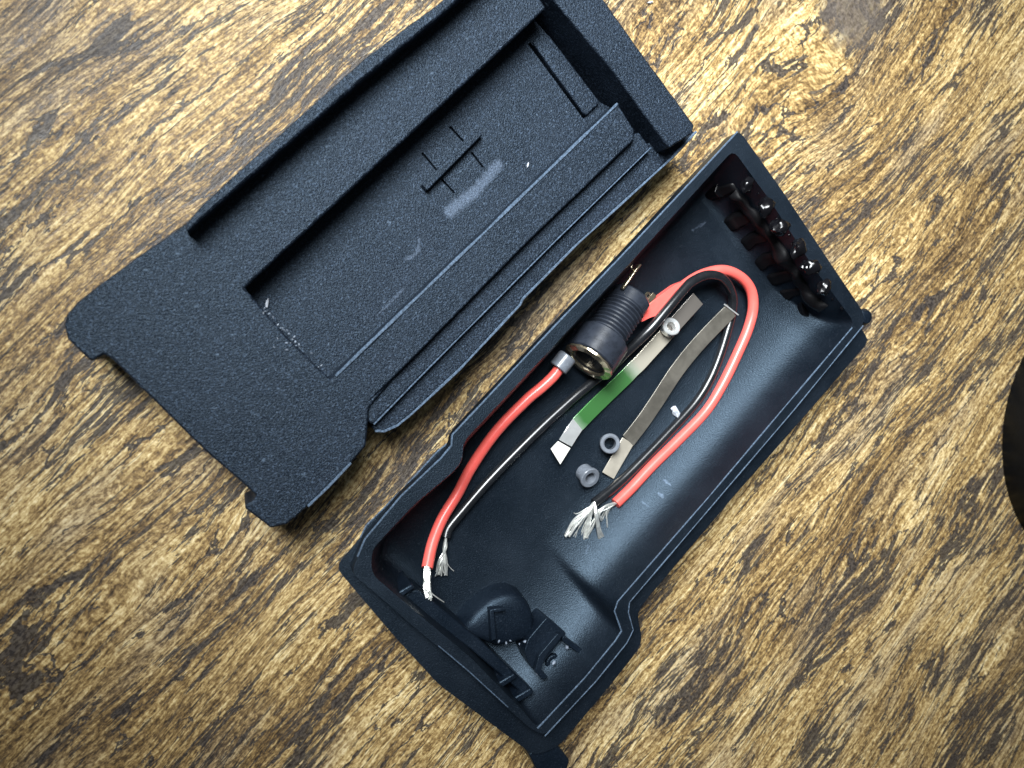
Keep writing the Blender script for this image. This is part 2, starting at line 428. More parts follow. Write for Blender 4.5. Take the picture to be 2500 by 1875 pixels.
# ------------------------------------------------------------------ the lid half
lid = thing('case_half', 'black plastic case half with a shallow rectangular recess and a pale scuff', 'case half', LID_LOC)
TZ = 17.0
U = [(157, 795), (163, 768), (188, 738), (250, 690), (350, 617), (440, 556), (475, 530), (700, 338), (1085, 8), (1243, -128),
     (1334, 20), (597, 703), (700, 822), (809, 928), (1508, 253), (1550, 318), (1548, 344), (1294, 586), (981, 902), (902, 994), (893, 1090),
     (858, 1130), (750, 1238), (702, 1280), (662, 1290), (600, 1243), (597, 1233), (620, 1222), (625, 1208), (608, 1194),
     (498, 1098), (277, 880), (255, 865), (223, 883), (190, 852), (165, 828)]
obj('frame', prism(jag(U, 0.7, 22, 3), 5, TZ), M_LID, lid, bevel=0.45, ang=40)
hull = [(205, 800), (470, 565), (1310, -170), (1560, 130), (1660, 320), (1500, 450), (930, 1030), (690, 1260), (480, 1050)]
obj('base_shell', prism(hull, 0.05, 6.0, 0.86, z_trace=TZ), M_LID, lid, bevel=0.8)
floor_px = [(575, 705), (1222, 60), (1296, 40), (1334, 82), (1464, 250), (1500, 268), (815, 955), (780, 930)]
fb = prism(floor_px, 5.5, FZ)
floor = obj('floor_panel', fb, M_LIDF, lid)
def slit(a, b_, wpx, depth=1.2):
    A, B = Vector(a), Vector(b_); d = (B-A).normalized(); nrm = Vector((-d.y, d.x))*wpx/2
    o = obj('slit_cutter', prism([(A+nrm)[:], (B+nrm)[:], (B-nrm)[:], (A-nrm)[:]], FZ-depth, FZ+1, z_trace=FZ), M_LIDF, lid)
    m = floor.modifiers.new('cut', 'BOOLEAN'); m.object = o; m.operation = 'DIFFERENCE'; m.solver = 'EXACT'
    return o
cutters = [slit((1030, 373), (1066, 416), 6), slit((1098, 309), (1131, 345), 6), slit((1078, 438), (1109, 471), 6), slit((1151, 372), (1179, 409), 6),
           slit((1292, 106), (1427, 288), 8, 2.0)]
bpy.context.view_layer.update()
dg = bpy.context.evaluated_depsgraph_get()
me2 = bpy.data.meshes.new_from_object(floor.evaluated_get(dg))
floor.modifiers.clear(); floor.data = me2; smooth(me2)
for c_ in cutters: bpy.data.objects.remove(c_, do_unlink=True)
obj('end_pad', prism(rounded([(1301, 104), (1314, 84), (1338, 82), (1466, 250), (1430, 284)], 8), FZ-0.4, FZ+0.9), M_LIDF, lid, bevel=0.3)
obj('locating_rib', prism([(1030, 450), (1166, 320), (1179, 328), (1043, 466)], FZ-0.4, FZ+1.8), M_LID, lid, bevel=0.25)
obj('rim_wall', prism(jag([(452, 548), (490, 503), (602, 400), (900, 134), (1081, 0), (1318, -208), (1322, -188), (1096, 22), (900, 182), (646, 402), (545, 489), (456, 568)], 0.8, 18, 5),
    8, 22.5), M_LID, lid, bevel=0.5)
obj('end_plate', prism(jag([(1318, -222), (1475, 0), (1551, 108), (1696, 306), (1690, 326), (1634, 362), (1497, 174), (1352, 0), (1232, -150)], 0.6, 20, 8),
    5, 19.5), M_LID, lid, bevel=0.45)
obj('lip', prism(jag([(907, 1043), (918, 1053), (938, 1053), (970, 1039), (1006, 1010), (1122, 902), (1270, 744), (1276, 730), (1406, 599), (1641, 385), (1699, 323),
    (1660, 300), (1587, 345), (1352, 575), (1046, 880), (930, 1000)], 1.2, 16, 9), 6.5, 14.0), M_LID, lid, bevel=0.45)
# shallow channel ridge on the long shelf
obj('shelf_step', prism(jag([(1540, 330), (1560, 322), (1590, 361), (1352, 593), (1046, 900), (912, 1037), (898, 1030), (890, 990), (970, 890), (1284, 574)], 0.7, 20, 6), 5, TZ-0.9), M_LID, lid, bevel=0.5)
RT = 1.3
rb_ = prism(jag([(809, 928), (1160, 590), (1508, 253), (1549, 318), (1546, 343), (1294, 585), (985, 898), (900, 985), (840, 985)], 0.4, 24, 15), TZ-1, TZ+RT)
for v in rb_.verts:
    if v.co.z > TZ*MM:
        a0 = W(809, 928, TZ+RT); a1 = W(1508, 253, TZ+RT); dd = (a1-a0).normalized(); t_ = (v.co-a0).dot(dd)/0.012
        v.co.z = TZ*MM+RT*MM*max(-0.3, min(1.0, t_-0.1))
obj('rail', rb_, M_LID, lid, bevel=0.7, seg=3)
bead('worn_lit_edge', [(1507, 254, TZ+RT), (1160, 590, TZ+RT), (915, 826, TZ+RT), (820, 918, TZ+0.1)], 0.42, lid, M_WORN_LIT, 1)  # pale bead stands in for the window's highlight along the edge
bead('worn_lit_edge', [(1588, 361, TZ-1.1), (1352, 592, TZ-1.1), (1046, 899, TZ-1.1), (913, 1036, TZ-1.1)], 0.22, lid, M_WORN_LIT, 2)
bead('worn_lit_edge', [(1699, 322, 14.4), (1641, 385, 14.4), (1406, 599, 14.4), (1276, 730, 14.4), (1270, 744, 14.4), (1122, 902, 14.4), (1006, 1010, 14.4), (970, 1039, 14.4), (938, 1053, 14.4), (916, 1052, 14.4)], 0.36, lid, M_WORN_LIT, 3)
bead('worn_lit_edge', [(857, 1130, TZ-0.1), (800, 1190, TZ-0.1), (752, 1236, TZ-0.1)], 0.36, lid, M_WORN_LIT, 4)
# torn burrs on the edge of the recess
bm = bmesh.new(); rnd = random.Random(4)
for i in range(30):
    t = rnd.random()**0.8
    px = 640+(790-640)*t+rnd.gauss(0, 4); py = 748+(908-748)*t+rnd.gauss(0, 4)
    if i > 22: px, py = rnd.gauss(694, 14), rnd.gauss(838, 8)
    lump(W(px, py, TZ+0.05), rnd.uniform(0.10, 0.26)*MM, (1.4, 0.7, 0.6), 0.6, 2.0, rnd.uniform(0, 3), i, 1, bm)
bo = obj('edge_burrs', bm, M_WHITE, lid); bo['kind'] = 'stuff'

# ------------------------------------------------------------------ the tray half
TRAY_LOC = W(1480, 1050, 0); TRAY_LOC.z = 0
tray = thing('case_half', 'deep black plastic case half holding the red and black wires and metal strips', 'case half', TRAY_LOC)
RZ, LZ, TF = 19.0, 15.5, 3.0
K = [((1803, 312), (1803, 316), (1790, 366)), ((1915, 466), (1912, 469), (1880, 490)), ((2023, 629), (2020, 632), (1986, 653)), ((2114, 757), (2108, 763), (2082, 782)),
     ((2122, 832), (2107, 795), (2080, 800)), ((1978, 1000), (1939, 1000), (1910, 1000)), ((1790, 1213), (1755, 1215), (1726, 1218)), ((1573, 1470), (1537, 1470), (1508, 1468)),
     ((1555, 1499), (1534, 1495), (1500, 1492)), ((1568, 1560), (1546, 1538), (1517, 1540)), ((1556, 1589), (1530, 1570), (1502, 1564)), ((1487, 1676), (1455, 1663), (1428, 1654)),
     ((1364, 1822), (1330, 1797), (1312, 1778)), ((1305, 1845), (1290, 1775), (1283, 1742)), ((1072, 1672), (1122, 1622), (1146, 1602)), ((965, 1556), (1018, 1537), (1042, 1516)),
     ((890, 1468), (908, 1440), (955, 1442)), ((818, 1383), (858, 1400), (906, 1400)), ((880, 1312), (873, 1359), (908, 1345)), ((894, 1283), (891, 1316), (926, 1322)),
     ((985, 1193), (979, 1211), (1015, 1228)), ((1068, 1102), (1075, 1120), (1109, 1150)), ((1098, 1078), (1102, 1088), (1129, 1122)), ((1103, 1057), (1104, 1062), (1131, 1078)),
     ((1300, 848), (1301, 852), (1330, 868)), ((1540, 596), (1541, 600), (1566, 612))]
NOLEDGE = {0, 1, 2, 3, 23, 24, 25}
ring_a = [W(*k[2], RZ).xy for k in K]
ring_b = [W(*k[1], RZ).xy for k in K]
cen = sum(ring_b, Vector((0, 0)))/len(ring_b)
ring_o = [(ring_b[i]-(ring_b[i]-cen).normalized()*0.0007) if i in NOLEDGE else W(*k[0], LZ).xy for i, k in enumerate(K)]
def round_ring(P, d=0.0022):
    out = []; n = len(P)
    for i in range(n):
        a, b_, c = P[i-1], P[i], P[(i+1) % n]
        da = min(d, (a-b_).length*0.4); dc = min(d, (c-b_).length*0.4)
        p = b_+(a-b_).normalized()*da; q_ = b_+(c-b_).normalized()*dc
        for k in range(4):
            t = k/3; out.append(p*(1-t)**2+b_*2*t*(1-t)+q_*t*t)
    return out
ra, rb, ro = round_ring(ring_a), round_ring(ring_b), round_ring(ring_o)
axu = (W(1800, 325, RZ)-W(1104, 1059, RZ)).xy.normalized()       # along the tray
axv = Vector((axu.y, -axu.x))                                    # across, towards the fillet side
def uv(p): return Vector((p.dot(axu), p.dot(axv)))
UVa = [uv(p) for p in ra]
u0, u1 = min(p.x for p in UVa), max(p.x for p in UVa); v0, v1 = min(p.y for p in UVa), max(p.y for p in UVa)
def inset(i, il, ir, ib, it):
    p = UVa[i]
    u = u0+ib*MM+(p.x-u0)*((u1-u0)-(ib+it)*MM)/(u1-u0)
    v = v0+il*MM+(p.y-v0)*((v1-v0)-(il+ir)*MM)/(v1-v0)
    return axu*u+axv*v
rings = []
def add_ring(P, z): rings.append([Vector((p.x, p.y, z*MM)) for p in P])
def scaled(P, su, sv):
    c = uv(cen); return [axu*(c.x+(uv(p).x-c.x)*su)+axv*(c.y+(uv(p).y-c.y)*sv) for p in P]
UVo = [uv(p) for p in ro]
def inset_o(il, ir, ib, it):
    U0, U1 = min(p.x for p in UVo), max(p.x for p in UVo); V0, V1 = min(p.y for p in UVo), max(p.y for p in UVo); out = []
    for p in UVo:
        u = U0+ib*MM+(p.x-U0)*((U1-U0)-(ib+it)*MM)/(U1-U0); v = V0+il*MM+(p.y-V0)*((V1-V0)-(il+ir)*MM)/(V1-V0)
        out.append(axu*u+axv*v)
    return out
add_ring(inset_o(7.6, 13, 8, 9), 0.05); add_ring(inset_o(7.0, 10, 6, 7), 1.2); add_ring(inset_o(5.2, 5.5, 3.4, 4.5), 4.5)
add_ring(inset_o(2.6, 1.8, 1.0, 2.2), 9.5); add_ring(inset_o(1.3, 0.2, 0.2, 0.8), 12.5); add_ring(ro, LZ)
add_ring([b_+(o_-b_).normalized()*min(0.00015, (o_-b_).length*0.3) for o_, b_ in zip(ro, rb)], LZ)
add_ring(rb, RZ); add_ring(ra, RZ)
for z, il, ir, ib, it in [(17.6, 0.5, 0.2, 0.1, 0.1), (14, 2.0, 0.9, 0.4, 0.5), (11, 3.2, 2.2, 0.8, 0.9), (9, 4.0, 3.8, 1.1, 1.2), (7.2, 4.7, 6.2, 1.5, 1.6), (5.8, 5.2, 9.2, 1.9, 2.0),
                          (4.7, 5.7, 12.6, 2.4, 2.5), (3.8, 6.2, 16.2, 3.0, 3.2), (3.25, 6.8, 19.5, 3.6, 4.0), (TF, 7.6, 22.5, 4.6, 5.0)]:
    add_ring([inset(i, il, ir, ib, it) for i in range(len(ra))], z)
bm = bmesh.new(); vr = [[bm.verts.new(p) for p in r] for r in rings]; n = len(ra)
for i in range(len(vr)-1):
    for k in range(n): bm.faces.new((vr[i][k], vr[i][(k+1) % n], vr[i+1][(k+1) % n], vr[i+1][k]))
bm.faces.new(vr[0][::-1]); bm.faces.new(vr[-1])
shell = obj('shell', bm, M_SHELL, tray, bevel=0.35, ang=50, smooth_ang=45)
# corner nub
def rim_line(idx, k, z): return [(*K[i][k], z) for i in idx]
bead('worn_lit_edge', [(1800, 322, RZ)]+rim_line([25, 24, 23, 22, 21, 20, 19, 18], 1, RZ), 0.26, tray, M_WORN_LIT, 11)  # rim beads paint bright edge lines, part wear and part highlight
bead('worn_lit_edge', rim_line([22, 21, 20, 19, 18], 0, LZ), 0.22, tray, M_WORN_LIT, 12)
bead('worn_lit_edge', rim_line([4, 5, 6, 7, 8, 9, 10, 11, 12], 1, RZ), 0.17, tray, M_WORN_LIT, 13)
bead('worn_lit_edge', rim_line([4, 5, 6, 7, 8, 9, 10, 11, 12], 2, RZ), 0.22, tray, M_WORN_LIT, 14)
bead('worn_lit_edge', [(1240, 1726, RZ), (1146, 1640, RZ), (1070, 1576, RZ)], 0.14, tray, M_WORN_LIT, 15)
c = W(2112, 774, RZ-2)
obj('corner_nub', lathe([(0, 0), (0, 2.0), (3.6, 2.4), (4.6, 1.8), (5.0, 0)], (Vector((c.x, c.y, 13.0*MM)), Vector((0, 0, 1)), Vector((1, 0, 0)), Vector((0, 1, 0))), 20), M_TRAY, tray)
# foot tab at the lower corner
obj('corner_tab', prism(rounded([(1352, 1806), (1392, 1856), (1378, 1895), (1310, 1880), (1290, 1840)], 8), 6, 14.5), M_TRAY, tray, bevel=0.5)
# cable-entry end: fence, channel ribs, bosses
obj('fence', prism(rounded([(998, 1440), (1022, 1440), (1165, 1556), (1305, 1688), (1290, 1706), (1148, 1585), (985, 1462)], 8), 2.5, 12.5), M_TRAY, tray, bevel=0.4)
for k, (x, y) in enumerate([(972, 1458), (1222, 1676), (1262, 1712)]):
    obj('fence_rib', prism([(x-6, y-8), (x+34, y-32), (x+42, y-22), (x+4, y+4)], 2.5, 14.0), M_TRAY, tray, bevel=0.35)
def boss_bm():
    P = [(1132, 1545), (1140, 1520), (1160, 1494), (1195, 1463), (1225, 1449), (1250, 1446), (1276, 1456), (1294, 1480), (1303, 1510), (1304, 1538), (1286, 1562), (1215, 1578)]
    bm = bmesh.new(); prs = [W(x, y, 9) for x, y in P]; c = sum(prs, Vector())/len(prs); rr = []
    for s_, z in ((1.10, 2.6), (1.06, 6.0), (1.0, 8.4), (0.92, 9.5), (0.78, 10.0), (0.45, 10.2)):
        rr.append([bm.verts.new((c.x+(p.x-c.x)*s_, c.y+(p.y-c.y)*s_, z*MM)) for p in prs])
    for a, b_ in zip(rr, rr[1:]):
        for i in range(len(P)): bm.faces.new((a[i], a[(i+1) % len(P)], b_[(i+1) % len(P)], b_[i]))
    bm.faces.new(rr[-1]); bm.faces.new(rr[0][::-1]); return bm
boss = obj('cable_boss', boss_bm(), M_TRAY, tray, smooth_ang=60)
obj('boss_slot_wall', prism([(1196, 1490), (1206, 1486), (1212, 1560), (1200, 1566)], 6, 12.0), M_TRAY, boss, bevel=0.2)
obj('boss_slot_wall', prism([(1204, 1487), (1232, 1484), (1234, 1492), (1206, 1496)], 6, 12.0), M_TRAY, boss, bevel=0.2)
rnd = random.Random(9); bm = bmesh.new()
for (x, y) in [(1218, 1566), (1246, 1564), (1268, 1572), (1282, 1566), (1236, 1570)]:
    lump(W(x, y, 10.5), rnd.uniform(0.25, 0.5)*MM, (1.1, 0.7, 0.7), 0.5, 2, rnd.random()*3, x, 2, bm)
obj('torn_burrs', bm, M_WHITE, boss)['kind'] = 'stuff'
clip = obj('strain_relief_block', prism(rounded([(1336, 1506), (1384, 1546), (1350, 1588), (1328, 1616), (1316, 1648), (1292, 1622), (1280, 1590), (1290, 1560)], 8), 2.5, 11.5), M_TRAY, tray, bevel=0.5)
obj('hook_wall', prism(rounded([(1362, 1546), (1374, 1552), (1330, 1604), (1322, 1636), (1338, 1652), (1326, 1660), (1306, 1640), (1316, 1600)], 5), 6, 13.2), M_TRAY, clip, bevel=0.25)
obj('hook_wall', prism(rounded([(1376, 1552), (1428, 1590), (1420, 1600), (1372, 1564)], 4), 5, 12.8), M_TRAY, clip, bevel=0.25)
c = W(1354, 1620, 10)
obj('screw_post', lathe([(0, 0), (0, 2.2), (6.2, 2.2), (6.6, 1.9), (6.6, 1.0), (5.2, 0.9), (5.2, 0)], (Vector((c.x, c.y, 3.0*MM)), Vector((0, 0, 1)), Vector((1, 0, 0)), Vector((0, 1, 0))), 24), M_TRAY, clip, bevel=0.15)
bm = bmesh.new()
for (x, y) in [(1384, 1580), (1423, 1592), (1352, 1618), (1312, 1644)]:
    lump(W(x, y, 11.5), 0.55*MM, (1.0, 0.8, 0.7), 0.5, 2, x, y, 2, bm)
obj('torn_burrs', bm, M_WHITE, clip)['kind'] = 'stuff'
# far end: stiffening ribs and black glue
EA, EB = ring_a[0], ring_a[3]; en = Vector(((EB-EA).y, -(EB-EA).x)).normalized()
if en.dot(cen-EA) < 0: en = -en                                   # points into the tray
def on_wall(px, py, off=1.2):
    """where a pixel's ray meets the inside of the far end wall, or else the floor"""
    d = FWD+RIGHT*((px-1250.0)/F_PX)+DOWN*((py-937.5)/F_PX)
    P0 = EA+en*(off*MM); t = (P0-CAM.xy).dot(en)/d.xy.dot(en); p = CAM+d*t
    return p if p.z > (TF+0.6)*MM else W(px, py, TF+0.6)
for P, z in [([(1763, 412), (1790, 440), (1806, 476), (1756, 482), (1744, 470)], 7.5), ([(1950, 704), (1990, 712), (2026, 752), (1996, 782), (1962, 770)], 7.5)]:
    obj('end_rib', prism(rounded(P, 6), 2.5, z, 1.1), M_GLUE, tray, bevel=0.7)
Pg = catmull([on_wall(x, y, 1.2) for x, y in [(1790, 470), (1812, 494), (1850, 540), (1892, 598), (1936, 660), (1974, 716), (2008, 752)]], 10)
bmg = tube(Pg, lambda t: 1.9*MM*(0.85+0.5*noise.noise(Vector((t*8, 4.0, 2.2)))), 16)
for v in bmg.verts: v.co += Vector((noise.noise(v.co*300), noise.noise(v.co*300+Vector((7, 0, 0))), noise.noise(v.co*300+Vector((0, 9, 0)))))*0.0010
obj('glue_bead', bmg, M_GLUEM, tray, smooth_ang=80)
ribang = math.atan2(en.y, en.x); et = (EB-EA).normalized(); rr_ = random.Random(21)
for i, (x, y, L, wd, h) in enumerate([(1822, 448, 2.2, 2.0, 8.0), (1868, 508, 2.8, 2.3, 7.4), (1906, 557, 2.6, 2.1, 8.6), (1948, 608, 2.9, 2.3, 7.6), (1984, 655, 2.6, 2.1, 8.4), (2014, 704, 2.3, 2.0, 7.8)]):
    pw = on_wall(x, y, 0.0).xy; c0_ = EA+et*((pw-EA).dot(et)); bmr = bmesh.new(); sk = rr_.uniform(-1.2, 1.2)
    prof_ = [(-1.2, TF-0.4), (L+1.0, TF-0.4), (L+0.9, TF+2.6), (L*0.98, TF+h*0.55), (L*0.85, TF+h*0.85), (L*0.55, TF+h+0.8), (-1.2, TF+h+1.4)]
    sides_ = []
    for sg in (-1, 1):
        sides_.append([bmr.verts.new((*(c0_+en*(a_*MM)+et*((sg*wd*(1-0.05*k_)+sk*a_/L*0.8+rr_.uniform(-0.3, 0.3))*MM)), (z_+rr_.uniform(-0.4, 0.4)*(k_ > 1))*MM)) for k_, (a_, z_) in enumerate(prof_)])
    nP = len(prof_); bmr.faces.new(sides_[0][::-1]); bmr.faces.new(sides_[1])
    for k_ in range(nP): bmr.faces.new((sides_[0][k_], sides_[0][(k_+1) % nP], sides_[1][(k_+1) % nP], sides_[1][k_]))
    obj('end_rib', bmr, M_GLUEM, tray, bevel=0.75, seg=3)
for i, (x, y, r) in enumerate([(1824, 452, 1.7), (1870, 506, 2.0), (1906, 556, 2.1), (1948, 606, 2.1), (1983, 653, 2.0), (2012, 701, 1.8), (1890, 548, 1.3), (1966, 648, 1.3)]):
    obj('glue_blob', lump(on_wall(x, y, 2.2), r*MM, (1.25, 0.95, 0.75), 0.45, 1.5, ribang+0.5*math.sin(i*2.7), i+31, 3), M_GLUE, tray)
rnd = random.Random(12)
bm = bmesh.new()
for i in range(16):
    t = i/15; lump(on_wall(1838+(2050-1838)*t+rnd.gauss(0, 3), 452+(752-452)*t+rnd.gauss(0, 3), 0.3), rnd.uniform(0.2, 0.5)*MM, (1.2, 0.9, 0.7), 0.4, 2, i, i, 2, bm)
obj('glue_beads', bm, M_GLUE, tray)['kind'] = 'stuff'

# ------------------------------------------------------------------ socket
AXP = [W(1436, 884, 12.4), W(1543, 727, 9.0)]
ax = (AXP[1]-AXP[0]).normalized(); JL = (AXP[1]-AXP[0]).length/MM
jack = thing('panel_socket', 'charcoal threaded panel socket with a toothed brass washer, lying inside the case', 'socket', Vector((AXP[0].x, AXP[0].y, TF*MM)))
fr = frame_of(AXP[0], ax)
obj('collar', lathe([(0.6, 4.6), (0.6, 6.2), (0.9, 6.6), (7.6, 6.6), (7.9, 6.3), (7.9, 4.5)], fr, 48), M_JACK, jack, smooth_ang=30)
prof = [(7.5, 4.6)]
a = 8.0
while a < JL-4.6:
    prof += [(a, 5.0), (a+0.35, 5.65), (a+0.6, 5.65), (a+0.95, 5.0)]; a += 1.12
prof += [(a+0.1, 5.35), (JL-0.5, 5.35), (JL, 5.0), (JL, 3.0)]
def flatcut(aa, x, y, th, i):
    return aa, min(x, 3.6), y
barrel = obj('threaded_barrel', lathe(prof, fr, 56, warp=flatcut), M_JACK, jack, smooth_ang=28)
# bore
obj('bore', lathe([(0.55, 4.7), (0.3, 4.4), (0.8, 3.9), (5.5, 3.6), (5.5, 0)], fr, 40), M_BLK, jack)
obj('centre_pin', lathe([(5.4, 1.0), (1.6, 1.0), (1.2, 0.6), (1.1, 0)], fr, 16), M_GOLD, jack)
def teeth(aa, x, y, th, i):
    k = math.sin(th*15)
    if i in (2, 3): aa += 0.05*k; s_ = 1+0.010*(k > 0); return aa, x*s_, y*s_
    if i == 1: aa += 0.015*k
    return aa, x, y
obj('lock_washer', lathe([(-0.15, 4.5), (-0.4, 4.9), (-0.2, 6.5), (0.25, 6.6), (0.1, 4.9), (0.3, 4.5)], fr, 120, warp=teeth, closed=True), M_GOLD, jack, smooth_ang=25)
def strip_bar(path, wid, th, bm=None, side=None):
    bm = bm or bmesh.new(); rr = []; n = len(path)
    for i, p in enumerate(path):
        tg = (path[min(i+1, n-1)]-path[max(i-1, 0)]).normalized()
        s = side if side else tg.cross(Vector((0, 0, 1))).normalized()
        u = s.cross(tg).normalized(); wv = wid[i] if isinstance(wid, list) else wid
        if isinstance(wv, tuple): wl, wr = wv
        else: wl = wr = wv/2
        rr.append([bm.verts.new(p+s*wr*MM+u*th/2*MM), bm.verts.new(p-s*wl*MM+u*th/2*MM), bm.verts.new(p-s*wl*MM-u*th/2*MM), bm.verts.new(p+s*wr*MM-u*th/2*MM)])
    for a_, b_ in zip(rr, rr[1:]):
        for k in range(4): bm.faces.new((a_[k], a_[(k+1) % 4], b_[(k+1) % 4], b_[k]))
    bm.faces.new(rr[0][::-1]); bm.faces.new(rr[-1]); return bm
obj('terminal', strip_bar([W(1518, 706, 12.5), W(1535, 682, 12.8), W(1550, 660, 13.0), W(1561, 646, 13.0)], 0.5, 1.6), M_GOLD, jack, bevel=0.12)
obj('terminal', tube(catmull([W(1552, 662, 13), W(1541, 655, 13.4), W(1544, 648, 13.4)], 4), 0.18*MM, 8), M_GOLD, jack)
obj('terminal', strip_bar([W(1572, 752, 10), W(1583, 738, 10.2), W(1598, 718, 10.4)], 1.5, 0.45), M_GOLD, jack, bevel=0.12)
cc = W(1581, 722, 10.8)
obj('terminal_eye', lathe([(-0.2, 0.5), (-0.2, 1.0), (0.2, 1.0), (0.2, 0.5)], (cc, Vector((0.3, -0.4, 0.85)).normalized(), Vector((1, 0, -0.35)).normalized(), Vector((0, 1, 0.45)).normalized()), 20, closed=True), M_GOLD, jack)
cc = W(1533, 793, 13.4)
obj('barrel_pip', lump(cc, 0.45*MM, (1, 1, 0.6), 0.1), M_TIN, jack)

# ------------------------------------------------------------------ wires
def path(pts, n=8): return catmull([W(x, y, z) for x, y, z in pts], n)
srnd = random.Random(77)
def strand(parent, pts, r, name='strand'):
    """a few hair-thin strands lying together"""
    k = 1 if r < 0.2 else 2 if r < 0.33 else 3
    for j in range(k):
        P = []
        for i, (x, y, z) in enumerate(pts):
            sp_ = 5.0*i/(len(pts)-1)*(k > 1)+1.0*(k > 1)
            P.append((x+srnd.uniform(-sp_, sp_), y+srnd.uniform(-sp_, sp_), z+srnd.uniform(-0.3, 0.3)*(k > 1)))
        rr = r*(1.0 if k == 1 else 0.66)
        o_ = obj(name, tube(path(P, 5), lambda t: rr*MM*(1-0.2*t), 8), M_TIN, parent)
    return o_
RW = 1.45
p_red1 = path([(1578, 768, 9.5), (1600, 750, 9.0), (1650, 710, 8.6), (1706, 674, 8.2), (1764, 660, 7.6), (1808, 677, 7), (1833, 709, 6.4), (1838, 753, 6), (1826, 803, 5.6), (1801, 862, 5.2),
               (1764, 938, 5), (1721, 1006, 5), (1652, 1078, 5), (1591, 1138, 5.2), (1541, 1192, 5.6), (1503, 1229, 6)])
l_ = Vector((p_red1[-1].x, p_red1[-1].y, TF*MM))
red1 = thing('red_wire', 'red wire looping from the threaded socket round to a frayed end', 'wire', l_, 'wires in the case')
obj('insulation', tube(p_red1, lambda t: RW*MM*(1.0 if t > 0.2 else 0.55+0.45*t/0.2), 18, flat=lambda t: (1.0+0.55*max(0, 1-t/0.16)*min(1, t/0.05), 1.0)), M_RED, red1)
obj('solder_sleeve', prism(rounded([(1565, 788), (1577, 752), (1592, 736), (1650, 694), (1676, 684), (1668, 704), (1626, 752), (1606, 770), (1586, 776)], 7), 8.2, 10.6), M_RED, red1, bevel=0.9, seg=4)
for P, r in [([(1503, 1229, 6), (1484, 1240, 6.4), (1458, 1256, 6.4), (1446, 1284, 6), (1432, 1310, 5.2)], 0.34),
             ([(1503, 1229, 6), (1480, 1244, 6), (1478, 1280, 5.5), (1478, 1326, 4.6)], 0.32),
             ([(1500, 1230, 6), (1478, 1240, 6.6), (1460, 1252, 6.6), (1466, 1270, 6)], 0.36),
             ([(1500, 1231, 6), (1482, 1238, 5.8), (1470, 1262, 5), (1462, 1296, 4.2)], 0.28),
             ([(1501, 1228, 6.4), (1480, 1235, 6.8), (1464, 1246, 6.6), (1452, 1268, 5.8)], 0.34),
             ([(1501, 1232, 5.6), (1486, 1244, 5.5), (1482, 1270, 5), (1481, 1318, 4.2)], 0.22)]:
    strand(red1, P, r)
p_red2 = path([(1380, 876, 10.8), (1354, 915, 10.2), (1322, 946, 9.6), (1285, 977, 8.8), (1212, 1053, 7), (1152, 1139, 5.2), (1117, 1205, 4.8), (1080, 1266, 5.4), (1056, 1326, 7.4), (1043, 1386, 10)])
red2 = thing('red_wire', 'red wire with a grey sleeve at one end and a straight bare tip', 'wire', Vector((p_red2[-1].x, p_red2[-1].y, TF*MM)), 'wires in the case')
obj('insulation', tube(p_red2, (RW-0.08)*MM, 18), M_RED, red2)
for i in range(7):
    a = i/7*2*math.pi; ox, oy, oz = 5*math.cos(a), 2*math.cos(a+1), 0.5*math.sin(a)
    strand(red2, [(1043+ox, 1380+oy, 10+oz), (1042+ox, 1410+oy, 11+oz), (1043+ox*0.9, 1432+oy, 12+oz), (1047+ox*0.8, 1456+4*math.cos(i*2), 12.8+oz)], 0.36)
strand(red2, [(1046, 1440, 12.5), (1058, 1452, 13), (1072, 1462, 13.2), (1084, 1470, 13)], 0.13)
p_blk = path([(1088, 1312, 5), (1095, 1290, 4.6), (1122, 1256, 4.5), (1174, 1195, 4.5), (1231, 1134, 4.5), (1317, 1048, 4.5), (1393, 978, 4.5), (1450, 930, 4.5), (1500, 889, 5), (1532, 856, 7.5), (1585, 806, 10.5),
              (1627, 757, 11.2), (1668, 708, 11), (1692, 686, 10.6), (1726, 672, 10), (1757, 676, 9), (1778, 697, 7.5), (1789, 728, 5.5), (1786, 767, 4.4), (1775, 810, 4.4), (1757, 868, 4.4), (1733, 926, 4.4),
              (1697, 984, 4.4), (1632, 1056, 4.6), (1544, 1147, 5), (1500, 1188, 5.4), (1450, 1228, 6)])
blk = thing('black_wire', 'thin black wire passing under the threaded socket and looping inside the red one', 'wire', Vector((p_blk[-1].x, p_blk[-1].y, TF*MM)), 'wires in the case')
obj('insulation', tube(p_blk, 1.28*MM, 16), M_BLK, blk)
for P, r in [([(1450, 1228, 6), (1436, 1242, 6.4), (1405, 1270, 5.6), (1376, 1302, 4.6)], 0.55), ([(1449, 1229, 6), (1438, 1246, 6.8), (1412, 1276, 6.2), (1386, 1308, 5)], 0.5),
             ([(1450, 1229, 6), (1438, 1252, 6), (1416, 1284, 5), (1400, 1318, 4)], 0.22), ([(1450, 1229, 6), (1440, 1256, 5.6), (1424, 1290, 4.6), (1410, 1324, 3.8)], 0.22),
             ([(1450, 1228, 6), (1440, 1262, 5.6), (1430, 1296, 5), (1424, 1332, 4.2)], 0.55), ([(1451, 1229, 6), (1442, 1266, 5.8), (1434, 1296, 5.2), (1429, 1328, 4.4)], 0.45),
             ([(1451, 1227, 6.4), (1454, 1256, 7.6), (1462, 1290, 7), (1470, 1326, 5)], 0.52), ([(1452, 1228, 6.4), (1457, 1258, 7.2), (1467, 1296, 6.4), (1476, 1322, 5)], 0.42),
             ([(1449, 1230, 6), (1424, 1246, 5.6), (1408, 1254, 5.6), (1401, 1252, 5.6)], 0.14)]:
    strand(blk, P, r)
rnd = random.Random(3)
